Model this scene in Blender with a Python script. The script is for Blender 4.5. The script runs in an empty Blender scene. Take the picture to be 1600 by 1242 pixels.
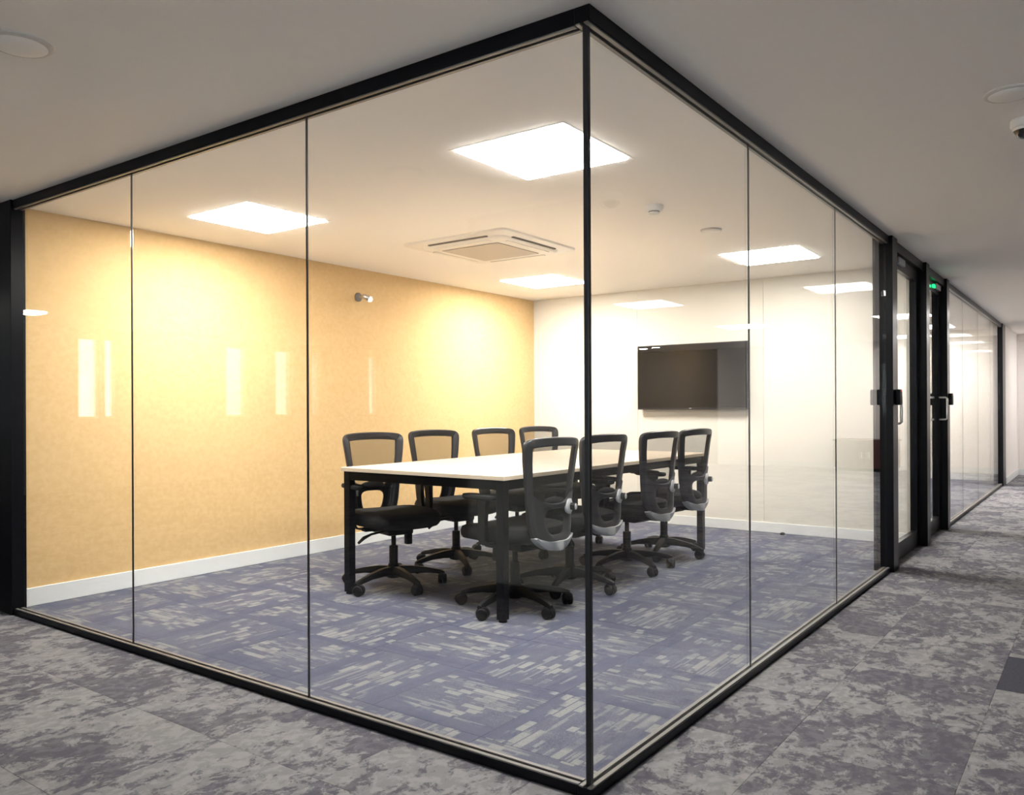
import bpy, bmesh, math, random
from mathutils import Vector, Matrix

random.seed(7)
PI = math.pi
R = math.radians
S = bpy.context.scene
COL = S.collection

# ------------------------------------------------------------------ camera, world, exposure
cam_d = bpy.data.cameras.new('camera')
cam = bpy.data.objects.new('camera', cam_d)
COL.objects.link(cam)
cam_d.sensor_fit = 'HORIZONTAL'
cam_d.sensor_width = 36.0
cam_d.lens = 36.0 * 1278.65 / 1600.0
cam_d.shift_y = 15.44 / 1600.0
cam_d.clip_start = 0.05
YAW, PITCH, ROLL = 0.6288, 0.0009, -0.0046
f_ = Vector((math.cos(YAW) * math.cos(PITCH), math.sin(YAW) * math.cos(PITCH), math.sin(PITCH)))
r_ = Vector((math.sin(YAW), -math.cos(YAW), 0))
u_ = r_.cross(f_)
r2 = r_ * math.cos(ROLL) + u_ * math.sin(ROLL)
u2 = -r_ * math.sin(ROLL) + u_ * math.cos(ROLL)
cam.matrix_world = Matrix(((r2.x, u2.x, -f_.x, -1.9364), (r2.y, u2.y, -f_.y, -1.1404),
                           (r2.z, u2.z, -f_.z, 1.0733), (0, 0, 0, 1)))
S.camera = cam

world = bpy.data.worlds.new('overcast_sky')
S.world = world
world.use_nodes = True
bgn = world.node_tree.nodes['Background']
bgn.inputs[0].default_value = (0.93, 0.97, 1.0, 1)
bgn.inputs[1].default_value = 10.5

S.view_settings.view_transform = 'Standard'
S.view_settings.look = 'None'
S.view_settings.gamma = 1.0
S.view_settings.use_curve_mapping = False
S.view_settings.exposure = 0.2
cy = S.cycles
cy.use_denoising = True
cy.max_bounces = 14
cy.diffuse_bounces = 6
cy.glossy_bounces = 6
cy.transparent_max_bounces = 40
cy.sample_clamp_indirect = 0.0

ROOM_PANEL = 72.0     # radiance of the LED ceiling panels
ROOM2_PANEL = 72.0
LOBBY_PANEL = 17.0
H = 2.18              # ceiling height
RX, RY = 5.03, 3.644  # back wall, yellow wall

# ------------------------------------------------------------------ node helper
class G:
    def __init__(s, name):
        s.m = bpy.data.materials.new(name)
        s.m.use_nodes = True
        s.t = s.m.node_tree
        s.t.nodes.clear()
        s.out = s.t.nodes.new('ShaderNodeOutputMaterial')
    def n(s, kind, **kw):
        nd = s.t.nodes.new(kind)
        for k, v in kw.items():
            setattr(nd, k, v)
        return nd
    def put(s, sock, v):
        if isinstance(v, bpy.types.NodeSocket):
            s.t.links.new(v, sock)
        elif v is not None:
            if isinstance(v, (tuple, list)) and len(v) == 3 and sock.type == 'RGBA':
                v = (*v, 1)
            sock.default_value = v
    def math(s, op, a, b=None, c=None):
        nd = s.n('ShaderNodeMath', operation=op)
        for i, v in enumerate((a, b, c)):
            s.put(nd.inputs[i], v)
        return nd.outputs[0]
    def xyz(s, x, y, z=0.0):
        nd = s.n('ShaderNodeCombineXYZ')
        for i, v in enumerate((x, y, z)):
            s.put(nd.inputs[i], v)
        return nd.outputs[0]
    def sep(s, v):
        nd = s.n('ShaderNodeSeparateXYZ')
        s.put(nd.inputs[0], v)
        return nd.outputs
    def white(s, v):
        nd = s.n('ShaderNodeTexWhiteNoise', noise_dimensions='3D')
        s.put(nd.inputs[0], v)
        return nd.outputs[0]
    def noise(s, v, scale, detail=2.0, rough=0.5, dist=0.0):
        nd = s.n('ShaderNodeTexNoise')
        s.put(nd.inputs['Vector'], v)
        nd.inputs['Scale'].default_value = scale
        nd.inputs['Detail'].default_value = detail
        nd.inputs['Roughness'].default_value = rough
        nd.inputs['Distortion'].default_value = dist
        return nd.outputs[0]
    def mix(s, f, a, b):
        nd = s.n('ShaderNodeMix', data_type='RGBA')
        s.put(nd.inputs[0], f)
        s.put(nd.inputs[6], a)
        s.put(nd.inputs[7], b)
        return nd.outputs[2]
    def smooth(s, v, a, b, lo=0.0, hi=1.0):
        nd = s.n('ShaderNodeMapRange', interpolation_type='SMOOTHSTEP')
        s.put(nd.inputs[0], v)
        for i, q in enumerate((a, b, lo, hi)):
            nd.inputs[i + 1].default_value = q
        return nd.outputs[0]
    def obj(s):
        return s.n('ShaderNodeTexCoord').outputs['Object']
    def pos(s):
        return s.n('ShaderNodeNewGeometry').outputs['Position']
    def rnd(s):
        return s.n('ShaderNodeObjectInfo').outputs['Random']
    def bsdf(s, col, rough=0.5, metal=0.0, spec=0.5, coat=0.0, coat_rough=0.03, bump=None, bstr=0.1, bdist=0.002):
        b = s.n('ShaderNodeBsdfPrincipled')
        s.put(b.inputs['Base Color'], col)
        s.put(b.inputs['Roughness'], rough)
        b.inputs['Metallic'].default_value = metal
        b.inputs['Specular IOR Level'].default_value = spec
        b.inputs['Coat Weight'].default_value = coat
        b.inputs['Coat Roughness'].default_value = coat_rough
        if bump is not None:
            bn = s.n('ShaderNodeBump')
            bn.inputs['Strength'].default_value = bstr
            bn.inputs['Distance'].default_value = bdist
            s.put(bn.inputs['Height'], bump)
            s.t.links.new(bn.outputs[0], b.inputs['Normal'])
        s.b = b
        s.t.links.new(b.outputs[0], s.out.inputs[0])
        return s.m

def plain(name, col, rough=0.5, metal=0.0, spec=0.5, grain=0.06, scale=60.0, **kw):
    """a solid colour with a little procedural grain"""
    g = G(name)
    nz = g.noise(g.obj(), scale, 3.0)
    c = g.mix(nz, tuple(x * (1 - grain) for x in col), tuple(min(1, x * (1 + grain)) for x in col))
    return g.bsdf(c, rough, metal, spec, **kw)

def emit(name, col, strength):
    g = G(name)
    e = g.n('ShaderNodeEmission')
    e.inputs[0].default_value = (*col, 1)
    e.inputs[1].default_value = strength
    g.t.links.new(e.outputs[0], g.out.inputs[0])
    return g.m

def glass_mat(name, tint=(0.985, 0.99, 0.985)):
    g = G(name)
    back = g.n('ShaderNodeNewGeometry').outputs['Backfacing']
    ior = g.math('ADD', g.math('MULTIPLY', back, 1 / 1.5 - 1.5), 1.5)
    fr = g.n('ShaderNodeFresnel')
    g.put(fr.inputs[0], ior)
    tr = g.n('ShaderNodeBsdfTransparent')
    tr.inputs[0].default_value = (*tint, 1)
    gl = g.n('ShaderNodeBsdfGlossy')
    gl.inputs['Roughness'].default_value = 0.0
    mx = g.n('ShaderNodeMixShader')
    g.t.links.new(fr.outputs[0], mx.inputs[0])
    g.t.links.new(tr.outputs[0], mx.inputs[1])
    g.t.links.new(gl.outputs[0], mx.inputs[2])
    g.t.links.new(mx.outputs[0], g.out.inputs[0])
    return g.m

def mesh_fabric(name):
    g = G(name)
    o = g.sep(g.obj())
    wx = g.math('SINE', g.math('MULTIPLY', o[0], 2600))
    wz = g.math('SINE', g.math('MULTIPLY', o[2], 2600))
    weave = g.smooth(g.math('MAXIMUM', wx, wz), 0.2, 0.6, 0.34, 0.58)
    d = g.n('ShaderNodeBsdfDiffuse')
    d.inputs[0].default_value = (0.045, 0.042, 0.038, 1)
    t = g.n('ShaderNodeBsdfTransparent')
    mx = g.n('ShaderNodeMixShader')
    g.put(mx.inputs[0], weave)
    g.t.links.new(t.outputs[0], mx.inputs[1])
    g.t.links.new(d.outputs[0], mx.inputs[2])
    g.t.links.new(mx.outputs[0], g.out.inputs[0])
    return g.m

def carpet_room():
    """lilac blue carpet tile: long rows of yarn blocks along local x, plain at its two long edges"""
    g = G('carpet_lilac_blocks')
    o = g.sep(g.obj())
    r = g.rnd()
    x, y = o[0], o[1]
    def rows(h, ln, seed):
        row = g.math('FLOOR', g.math('DIVIDE', y, h))
        ph = g.white(g.xyz(row, g.math('MULTIPLY', r, 917.0), seed))
        ln2 = g.math('MULTIPLY_ADD', ph, ln, ln * 0.6)
        seg = g.math('FLOOR', g.math('DIVIDE', g.math('ADD', x, g.math('MULTIPLY', ph, 5.0)), ln2))
        return row, g.white(g.xyz(row, seg, g.math('MULTIPLY_ADD', r, 613.0, seed)))
    cl = g.noise(g.xyz(g.math('MULTIPLY_ADD', r, 83.0, x), g.math('MULTIPLY_ADD', r, 29.0, y), r), 5.5, 2.0)
    edge = g.smooth(g.math('ABSOLUTE', y), 0.13, 0.225, 0.0, 0.22)
    edge = g.math('ADD', edge, g.smooth(cl, 0.36, 0.62, 0.13, -0.07))
    def gap(h, w):
        fr = g.math('FRACT', g.math('DIVIDE', y, h))
        return g.smooth(fr, w, w * 2)
    rowa, a = rows(0.036, 0.060, 1.0)
    rowc, c = rows(0.018, 0.085, 9.0)
    _, b = rows(0.0072, 0.17, 5.0)
    la = g.math('MULTIPLY', g.smooth(g.math('SUBTRACT', a, edge), 0.70, 0.86, 0.0, 1.0), gap(0.036, 0.10))
    lc = g.math('MULTIPLY', g.smooth(g.math('SUBTRACT', c, edge), 0.78, 0.92, 0.0, 0.7), gap(0.018, 0.14))
    lb = g.smooth(g.math('SUBTRACT', b, edge), 0.84, 0.95, 0.0, 0.65)
    yarn = g.noise(g.xyz(g.math('MULTIPLY', x, 0.6), y, r), 330.0, 2.0)
    lt = g.math('MAXIMUM', la, g.math('MAXIMUM', lb, lc))
    lt = g.math('MULTIPLY', lt, g.smooth(yarn, 0.3, 0.6, 0.62, 1.0))
    rowv = g.white(g.xyz(rowc, g.math('MULTIPLY', r, 77.0), 3.0))
    cloud = g.noise(g.xyz(g.math('MULTIPLY_ADD', r, 40.0, x), y, r), 5.0, 3.0)
    base = g.mix(g.math('MULTIPLY', g.math('ADD', rowv, cloud), 0.5), (0.032, 0.042, 0.092), (0.074, 0.080, 0.122))
    base = g.mix(g.math('MULTIPLY', g.smooth(yarn, 0.35, 0.7), g.smooth(g.math('ABSOLUTE', y), 0.10, 0.22, 1.0, 0.25)), base, (0.104, 0.108, 0.138))
    col = g.mix(lt, base, (0.205, 0.212, 0.210))
    fib = g.noise(g.obj(), 900.0, 1.0)
    m = g.bsdf(col, 0.95, spec=0.12, bump=fib, bstr=0.5, bdist=0.002)
    g.b.inputs['Sheen Weight'].default_value = 0.15
    return m

def carpet_hall():
    """grey carpet plank with worn looking cloud patches and fine ribs"""
    g = G('carpet_grey_clouds')
    o = g.sep(g.obj())
    r = g.rnd()
    v = g.xyz(g.math('MULTIPLY_ADD', r, 31.0, o[0]), g.math('MULTIPLY_ADD', r, 57.0, o[1]), r)
    warp = g.noise(v, 7.0, 3.0)
    v2 = g.xyz(g.math('MULTIPLY_ADD', r, 31.0, g.math('MULTIPLY', o[0], 0.9)),
               g.math('ADD', g.math('MULTIPLY_ADD', r, 57.0, g.math('MULTIPLY', o[1], 1.15)), g.math('MULTIPLY', warp, 0.10)), r)
    n1 = g.noise(v2, 12.0, 10.0, 0.76, 0.3)
    n2 = g.noise(v, 2.6, 2.0)
    s = g.math('ADD', n1, g.math('MULTIPLY', g.math('SUBTRACT', n2, 0.5), 0.5))
    lt = g.smooth(s, 0.470, 0.535)
    mid = g.smooth(g.noise(v2, 26.0, 4.0, 0.6), 0.42, 0.6)
    dark = g.mix(mid, (0.085, 0.083, 0.102), (0.128, 0.125, 0.145))
    light = g.mix(mid, (0.205, 0.202, 0.210), (0.262, 0.257, 0.262))
    col = g.mix(lt, dark, light)
    ribs = g.math('SINE', g.math('MULTIPLY', g.math('ADD', o[1], g.math('MULTIPLY', warp, 0.004)), 1500.0))
    col = g.mix(g.smooth(ribs, -0.2, 0.9, 0.0, 0.22), col, g.mix(0.5, col, (0.10, 0.10, 0.11)))
    tone = g.math('MULTIPLY_ADD', g.white(g.xyz(r, 2.0, 3.0)), 0.16, 0.0)
    col = g.mix(tone, col, (0.14, 0.135, 0.15))
    fib = g.noise(g.obj(), 800.0, 1.0)
    return g.bsdf(col, 0.95, spec=0.12, bump=fib, bstr=0.5, bdist=0.002)

def yellow_wall():
    g = G('mustard_wall_fabric')
    p = g.pos()
    n1 = g.noise(p, 38.0, 5.0, 0.6)
    n2 = g.noise(p, 240.0, 2.0)
    c = g.mix(g.smooth(n1, 0.35, 0.65), (0.590, 0.402, 0.190), (0.645, 0.445, 0.226))
    c = g.mix(g.math('MULTIPLY', n2, 0.25), c, (0.50, 0.345, 0.142))
    return g.bsdf(c, 0.85, spec=0.25, bump=n2, bstr=0.25, bdist=0.001)

def wood_top():
    g = G('pale_maple_laminate')
    o = g.sep(g.obj())
    v = g.xyz(g.math('MULTIPLY', o[0], 1.0), g.math('MULTIPLY', o[1], 14.0), o[2])
    n1 = g.noise(v, 5.0, 5.0, 0.6)
    c = g.mix(g.smooth(n1, 0.3, 0.7), (0.66, 0.53, 0.40), (0.76, 0.64, 0.51))
    return g.bsdf(c, 0.32, spec=0.5)

M = {}
M['room_carpet'] = carpet_room()
M['hall_carpet'] = carpet_hall()
M['dark_tile'] = plain('carpet_charcoal', (0.052, 0.053, 0.068), 0.95, spec=0.1, grain=0.3, scale=90)
M['yellow'] = yellow_wall()
M['gloss_white'] = plain('gloss_white_panel', (0.64, 0.615, 0.55), 0.45, spec=0.0, grain=0.01, coat=1.0, coat_rough=0.01)
M['white_wall'] = plain('white_paint', (0.78, 0.74, 0.71), 0.75, spec=0.3, grain=0.02, scale=30)
M['grey_wall'] = plain('grey_paint', (0.40, 0.39, 0.38), 0.75, spec=0.3, grain=0.02, scale=30)
M['dim_wall'] = plain('dim_area_grey', (0.10, 0.097, 0.095), 0.8, spec=0.2, grain=0.03, scale=30)  # dimness of the area beyond the end wall, put into the colour
M['column'] = plain('column_grey_paint', (0.37, 0.395, 0.395), 0.7, spec=0.3, grain=0.02, scale=30)
M['ceiling'] = plain('ceiling_paint', (0.93, 0.90, 0.85), 0.85, spec=0.2, grain=0.015, scale=40)
M['skirting'] = plain('skirting_white', (0.68, 0.70, 0.70), 0.4, grain=0.02)
M['black_metal'] = plain('black_powder_coat', (0.004, 0.004, 0.0055), 0.28, spec=0.12, grain=0.2)
M['bead'] = plain('bead_reflection_grey', (0.16, 0.15, 0.14), 0.4, grain=0.05)  # grey stands in for light reflected on the black channel faces
M['joint'] = plain('black_silicone', (0.006, 0.006, 0.008), 0.35, grain=0.2)
M['glass'] = glass_mat('clear_glass')
M['win_glass'] = glass_mat('window_glass', (0.93, 0.95, 0.95))
M['tinted'] = glass_mat('dimming_window_glass', (0.50, 0.52, 0.52))  # tint added to weaken the north windows' daylight in the glass
M['panel_light'] = emit('led_diffuser', (1.0, 0.965, 0.91), ROOM_PANEL)
M['panel_light2'] = emit('led_diffuser_second_room', (1.0, 0.965, 0.92), ROOM2_PANEL)
M['panel_light3'] = emit('led_diffuser_lobby', (1.0, 0.95, 0.90), LOBBY_PANEL)
M['added_panel_light'] = emit('led_diffuser_added_corridor', (1.0, 0.96, 0.92), 38.0)
M['white_plastic'] = plain('white_plastic', (0.74, 0.73, 0.71), 0.4, grain=0.02)
M['offwhite'] = plain('cassette_white', (0.80, 0.77, 0.71), 0.45, grain=0.02)
M['disc_rim'] = plain('disc_rim_grey', (0.60, 0.57, 0.53), 0.5)
M['grille'] = plain('cassette_grille', (0.52, 0.47, 0.41), 0.6, grain=0.05, scale=300)
M['slot'] = plain('slot_shadow_grey', (0.14, 0.125, 0.11), 0.7)
M['black_plastic'] = plain('black_plastic', (0.005, 0.005, 0.006), 0.48, spec=0.14, grain=0.2, scale=200)
M['frame_plastic'] = plain('chair_frame_plastic', (0.016, 0.016, 0.019), 0.40, spec=0.4, grain=0.2, scale=200)
M['seat_fabric'] = plain('black_seat_fabric', (0.012, 0.012, 0.013), 0.9, spec=0.2, grain=0.35, scale=500)
M['mesh'] = mesh_fabric('black_mesh_fabric')
M['silver'] = plain('silver_plastic', (0.33, 0.34, 0.35), 0.38, metal=0.25, grain=0.05)
M['pale_knob'] = plain('pale_grey_plastic', (0.40, 0.41, 0.42), 0.4, grain=0.03)
M['steel'] = plain('brushed_steel', (0.62, 0.60, 0.57), 0.28, metal=1.0, grain=0.08, scale=400)
M['wood'] = wood_top()
M['edge'] = plain('maple_edge_band', (0.60, 0.50, 0.38), 0.5, grain=0.05)
M['lid'] = plain('silver_grey_lid', (0.55, 0.56, 0.60), 0.35, metal=0.3, grain=0.05)
M['screen'] = plain('tv_screen_black', (0.010, 0.0095, 0.009), 0.12, spec=0.4, grain=0.1)
M['bezel'] = plain('tv_bezel', (0.02, 0.02, 0.02), 0.3)
M['downlight'] = emit('downlight_diffuser', (1.0, 0.96, 0.90), 260.0)
M['led_green'] = emit('green_led', (0.02, 1.0, 0.25), 1.5)
M['led_red'] = emit('red_led', (1.0, 0.08, 0.04), 2.0)
M['bulb'] = emit('spot_bulb', (1.0, 0.96, 0.88), 6.0)
M['maroon'] = plain('maroon_veneer', (0.085, 0.022, 0.020), 0.5, grain=0.2, scale=25)
M['dome'] = plain('smoked_dome', (0.008, 0.008, 0.01), 0.08, spec=0.6)

# ------------------------------------------------------------------ mesh helpers
def add_box(bm, lo, hi, bev=0.0, seg=2):
    lo, hi = Vector(lo), Vector(hi)
    r = bmesh.ops.create_cube(bm, size=1.0)
    vs = r['verts']
    c, d = (lo + hi) / 2, hi - lo
    for v in vs:
        v.co = Vector((v.co.x * d.x, v.co.y * d.y, v.co.z * d.z)) + c
    if bev > 0:
        es = list({e for v in vs for e in v.link_edges})
        bmesh.ops.bevel(bm, geom=es, offset=bev, segments=seg, affect='EDGES', profile=0.5)
    return bm

def add_rings(bm, rings, cap=True, closed=True):
    """loft a list of rings (each a list of points) into a skin"""
    vr = [[bm.verts.new(p) for p in ring] for ring in rings]
    n = len(vr[0])
    for a, b in zip(vr, vr[1:]):
        for i in range(n if closed else n - 1):
            j = (i + 1) % n
            bm.faces.new((a[i], a[j], b[j], b[i]))
    if cap and closed:
        bm.faces.new(vr[0][::-1])
        bm.faces.new(vr[-1])
    return vr

def add_lathe(bm, prof, n=24, c=(0, 0, 0), axis='Z', cap=True):
    """prof: (radius, height) pairs"""
    rings = []
    for r, h in prof:
        ring = []
        for k in range(n):
            a = 2 * PI * k / n
            q = (r * math.cos(a), r * math.sin(a), h)
            if axis == 'X':
                q = (q[2], q[0], q[1])
            elif axis == 'Y':
                q = (q[1], q[2], q[0])
            ring.append(Vector(q) + Vector(c))
        rings.append(ring)
    return add_rings(bm, rings, cap)

def add_tube(bm, pts, rad, n=10, close=False):
    pts = [Vector(p) for p in pts]
    m = len(pts)
    rads = rad if isinstance(rad, (list, tuple)) else [rad] * m
    rings, prev = [], None
    for i, p in enumerate(pts):
        if close:
            t = pts[(i + 1) % m] - pts[i - 1]
        else:
            t = pts[min(i + 1, m - 1)] - pts[max(i - 1, 0)]
        t.normalize()
        if prev is None:
            a = Vector((0, 0, 1)) if abs(t.z) < 0.9 else Vector((1, 0, 0))
            u = t.cross(a).normalized()
        else:
            u = (prev - t * prev.dot(t)).normalized()
        prev = u
        w = t.cross(u)
        rings.append([p + (u * math.cos(2 * PI * k / n) + w * math.sin(2 * PI * k / n)) * rads[i] for k in range(n)])
    if close:
        rings.append(rings[0])
        add_rings(bm, rings, cap=False)
        bmesh.ops.remove_doubles(bm, verts=bm.verts, dist=1e-6)
    else:
        add_rings(bm, rings)

def obj(name, bm, mat, parent=None, smooth=False, loc=None, rotz=0.0):
    me = bpy.data.meshes.new(name)
    bmesh.ops.recalc_face_normals(bm, faces=bm.faces)
    bm.to_mesh(me)
    bm.free()
    me.materials.append(M[mat] if isinstance(mat, str) else mat)
    if smooth:
        for p in me.polygons:
            p.use_smooth = True
        try:
            me.set_sharp_from_angle(angle=math.radians(42))
        except Exception:
            pass
    o = bpy.data.objects.new(name, me)
    COL.objects.link(o)
    if parent is not None:
        o.parent = parent
    if loc is not None:
        o.location = loc
    o.rotation_euler.z = rotz
    return o

def box(name, lo, hi, mat, parent=None, bev=0.0, smooth=False):
    return obj(name, add_box(bmesh.new(), lo, hi, bev), mat, parent, smooth)

def tag(o, label, cat, group=None):
    o['label'] = label
    o['category'] = cat
    if group:
        o['group'] = group
    return o

def thing(name, label, cat, loc=(0, 0, 0), rotz=0.0, group=None):
    o = bpy.data.objects.new(name, None)
    COL.objects.link(o)
    o.empty_display_size = 0.1
    o.location = loc
    o.rotation_euler.z = rotz
    return tag(o, label, cat, group)

def struct(name, o=None):
    if o is None:
        o = bpy.data.objects.new(name, None)
        COL.objects.link(o)
    o['kind'] = 'structure'
    return o

def sbox(name, lo, hi, mat, bev=0.0):
    return struct(name, box(name, lo, hi, mat, None, bev))

def dup(root, loc, rotz, label, group=None):
    r = root.copy()
    COL.objects.link(r)
    r.location = loc
    r.rotation_euler.z = rotz
    r['label'] = label
    if group:
        r['group'] = group
    for ch in list(root.children):
        c = ch.copy()
        COL.objects.link(c)
        c.parent = r
        for gch in list(ch.children):
            d = gch.copy()
            COL.objects.link(d)
            d.parent = c
    return r

# ------------------------------------------------------------------ floor: slab and carpet tiles
XW, XE, YS, YN = -10.0, 12.95, -6.5, 10.0
floor = sbox('floor', (XW, YS, -0.15), (XE + 0.3, YN, -0.006), 'hall_carpet')

tile_cache = {}
def tile_mesh(w, h, mat):
    k = (round(w, 3), round(h, 3), mat)
    if k not in tile_cache:
        bm = bmesh.new()
        g = 0.0003
        add_box(bm, (-w / 2 + g, -h / 2 + g, -0.006), (w / 2 - g, h / 2 - g, 0.0))
        top = [e for e in bm.edges if all(v.co.z > -0.001 for v in e.verts)]
        bmesh.ops.bevel(bm, geom=top, offset=0.0007, segments=1, affect='EDGES')
        bmesh.ops.recalc_face_normals(bm, faces=bm.faces)
        me = bpy.data.meshes.new('carpet_tile')
        bm.to_mesh(me)
        bm.free()
        me.materials.append(M[mat])
        tile_cache[k] = me
    return tile_cache[k]

def lay(x0, x1, y0, y1, mat, turn):
    w, h = x1 - x0, y1 - y0
    if w < 0.02 or h < 0.02:
        return
    q = turn % 2
    me = tile_mesh(h if q else w, w if q else h, mat)
    o = bpy.data.objects.new('carpet_tile', me)
    COL.objects.link(o)
    o.parent = floor
    o.location = ((x0 + x1) / 2, (y0 + y1) / 2, 0.0)
    o.rotation_euler.z = PI / 2 * turn
    if mat == 'dark_tile':
        o['label'] = 'plain charcoal carpet tile at the right edge of the corridor'

def seams(off, a, b):
    k = math.floor((a - off) / 0.5) + 1
    s = [a]
    while off + 0.5 * k < b - 1e-6:
        if off + 0.5 * k > a + 1e-6:
            s.append(off + 0.5 * k)
        k += 1
    return s + [b]

# inside the meeting room: quarter-turned tiles
xs, ys = seams(0.165, 0.052, RX), seams(0.020, 0.052, RY)
for i in range(len(xs) - 1):
    for j in range(len(ys) - 1):
        # long stripes run along x on the tiles where (i+j) is odd; the half turns shuffle the blocks
        turn = (i + j + 1) % 2 + 2 * random.randint(0, 1)
        lay(xs[i], xs[i + 1], ys[j], ys[j + 1], 'room_carpet', turn)
# second room, the strip that can be seen through its glass
xs, ys = seams(0.165, 5.17, 11.58), seams(0.020, 0.052, 1.52)
for i in range(len(xs) - 1):
    for j in range(len(ys) - 1):
        lay(xs[i], xs[i + 1], ys[j], ys[j + 1], 'room_carpet', (i + j + 1) % 2)
# corridor along the right-hand glass
xs, ys = seams(0.15, -1.85, 11.0), [-1.295, -0.795, -0.295, -0.002]
for i in range(len(xs) - 1):
    for j in range(3):
        d = (j == 0 and abs(xs[i] - 1.65) < 0.01)
        lay(xs[i], xs[i + 1], ys[j], ys[j + 1], 'dark_tile' if d else 'hall_carpet', random.choice((0, 2)))
# lobby along the left-hand glass
xs, ys = [-1.85, -1.35, -0.85, -0.35, -0.002], seams(0.205, -0.002, 4.205)
for i in range(len(xs) - 1):
    for j in range(len(ys) - 1):
        lay(xs[i], xs[i + 1], ys[j], ys[j + 1], 'hall_carpet', random.choice((0, 2)))

# ------------------------------------------------------------------ ceiling and walls
sbox('ceiling', (XW, YS, H), (XE + 0.3, YN, H + 0.15), 'ceiling')
sbox('wall_left', (0.0, RY, 0), (11.7, RY + 0.12, H), 'yellow')
# back wall: gloss white panels on a dark core, shadow gaps between them
wall_back = sbox('wall_back', (RX + 0.012, 0.10, 0), (RX + 0.12, RY, H), 'grey_wall')
pj = [0.10, 1.25, 2.455, RY]
for a, b in zip(pj, pj[1:]):
    box('wall_panel', (RX, a + 0.0012, 0.0), (RX + 0.012, b - 0.0012, H), 'gloss_white', wall_back)
sbox('wall_far', (11.58, 0.06, 0), (11.7, RY, H), 'gloss_white')
sbox('wall_side', (11.15, -0.01, 0), (XE, 0.05, H), 'white_wall')
sbox('wall_outer', (0.0, RY + 0.12, 0), (0.10, YN, H), 'grey_wall')

# corridor end wall with a shallow recess
we = struct('wall_end')
def wpart(lo, hi, mat, name='wall_section'):
    return box(name, lo, hi, mat, we)
wpart((XE, -4.8, -0.05), (XE + 0.2, -1.55, H), 'white_wall')
wpart((XE, YS, -0.05), (XE + 0.2, -4.8, H), 'dim_wall')
wpart((XE, -1.55, 2.08), (XE + 0.2, -0.03, H), 'white_wall')
wpart((XE, -0.03, 0), (XE + 0.2, 0.05, H), 'white_wall')
wpart((XE + 0.06, -1.55, 0), (XE + 0.2, -0.03, 2.08), 'white_wall', 'recess_panel')

# outer walls of the floor, never in direct view; the north windows give the daylight mirrored in the glass
def window_wall(name, axis, at, lo, hi, holes, z0, z1, th, mat):
    w = struct(name)
    def seg(a, b, za, zb):
        if b - a < 1e-4:
            return
        if axis == 'y':
            box('wall_section', (a, at, za or -0.1), (b, at + th, zb if zb < H else H + 0.1), mat, w)
        else:
            box('wall_section', (at, a, za or -0.1), (at + th, b, zb if zb < H else H + 0.1), mat, w)
    cur = lo
    for a, b in sorted(holes):
        seg(cur, a, 0, H)
        seg(a, b, 0, z0)
        seg(a, b, z1, H)
        cur = b
    seg(cur, hi, 0, H)
    return w

WIN = [0]
def window(axis, at, a, b, z0, z1, th, glass='win_glass'):
    WIN[0] += 1
    w = struct('window_%d' % WIN[0])
    f = 0.025
    bm = bmesh.new()
    def bx(p0, p1, za, zb, d0, d1):
        if axis == 'y':
            add_box(bm, (p0, at + d0, za), (p1, at + d1, zb))
        else:
            add_box(bm, (at + d0, p0, za), (at + d1, p1, zb))
    m = th / 2
    for p in ((a, a + f, z0, z1), (b - f, b, z0, z1), (a + f, b - f, z0, z0 + f), (a + f, b - f, z1 - f, z1)):
        bx(p[0], p[1], p[2], p[3], m - 0.03, m + 0.03)
    obj('window_frame', bm, 'white_plastic', w)
    bm = bmesh.new()
    bx(a + f, b - f, z0 + f, z1 - f, m - 0.003, m + 0.003)
    obj('window_pane', bm, glass, w)

nw = [(-3.77, -3.47), (-4.00, -3.83), (-6.14, -5.74), (-7.04, -6.68), (-7.65, -7.46), (-9.06, -8.80)]
window_wall('wall_north', 'y', YN, XW, 0.10, nw, 0.96, 2.06, 0.2, 'grey_wall')
for a, b in nw:
    window('y', YN, a, b, 0.96, 2.06, 0.2, 'tinted')
ww = [(-4.2, -2.6), (-2.2, -0.6), (-0.2, 1.4), (1.8, 3.4)]  # unseen west windows, added to bring daylight into the lobby
window_wall('wall_west', 'x', XW - 0.2, YS, YN, ww, 0.85, 2.06, 0.2, 'grey_wall')
for a, b in ww:
    window('x', XW - 0.2, a, b, 0.85, 2.06, 0.2)
sw = [(-8.6, -7.0), (-6.2, -4.6), (-3.8, -2.2)]  # south windows added out of view, also for lobby daylight
window_wall('wall_south', 'y', YS - 0.2, XW, XE + 0.2, sw, 0.85, 2.06, 0.2, 'dim_wall')
for a, b in sw:
    window('y', YS - 0.2, a, b, 0.85, 2.06, 0.2)

col_o = struct('wall_column', None)
box('column_shaft', (-2.40, 0.95, 0.085), (-1.72, 1.865, H), 'column', col_o)
box('column_skirting', (-2.41, 0.94, 0), (-1.71, 1.875, 0.085), 'black_metal', col_o)

# ------------------------------------------------------------------ baseboards
def baseboard(name, lo, hi, mat='skirting'):
    return struct(name, box(name, lo, hi, mat, None, 0.003))
baseboard('baseboard_left', (0.06, RY - 0.014, 0), (RX - 0.014, RY, 0.10))
baseboard('baseboard_back', (RX - 0.014, 0.11, 0), (RX, RY - 0.001, 0.085))
baseboard('baseboard_far', (11.566, 0.08, 0), (11.58, RY, 0.09))
baseboard('baseboard_side', (11.16, -0.024, 0), (XE, -0.01, 0.09))
baseboard('baseboard_end', (XE - 0.013, -4.8, 0), (XE, -0.03, 0.09))
baseboard('baseboard_outer', (-0.018, RY + 0.03, 0), (0.0, YN, 0.095), 'steel')

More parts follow.
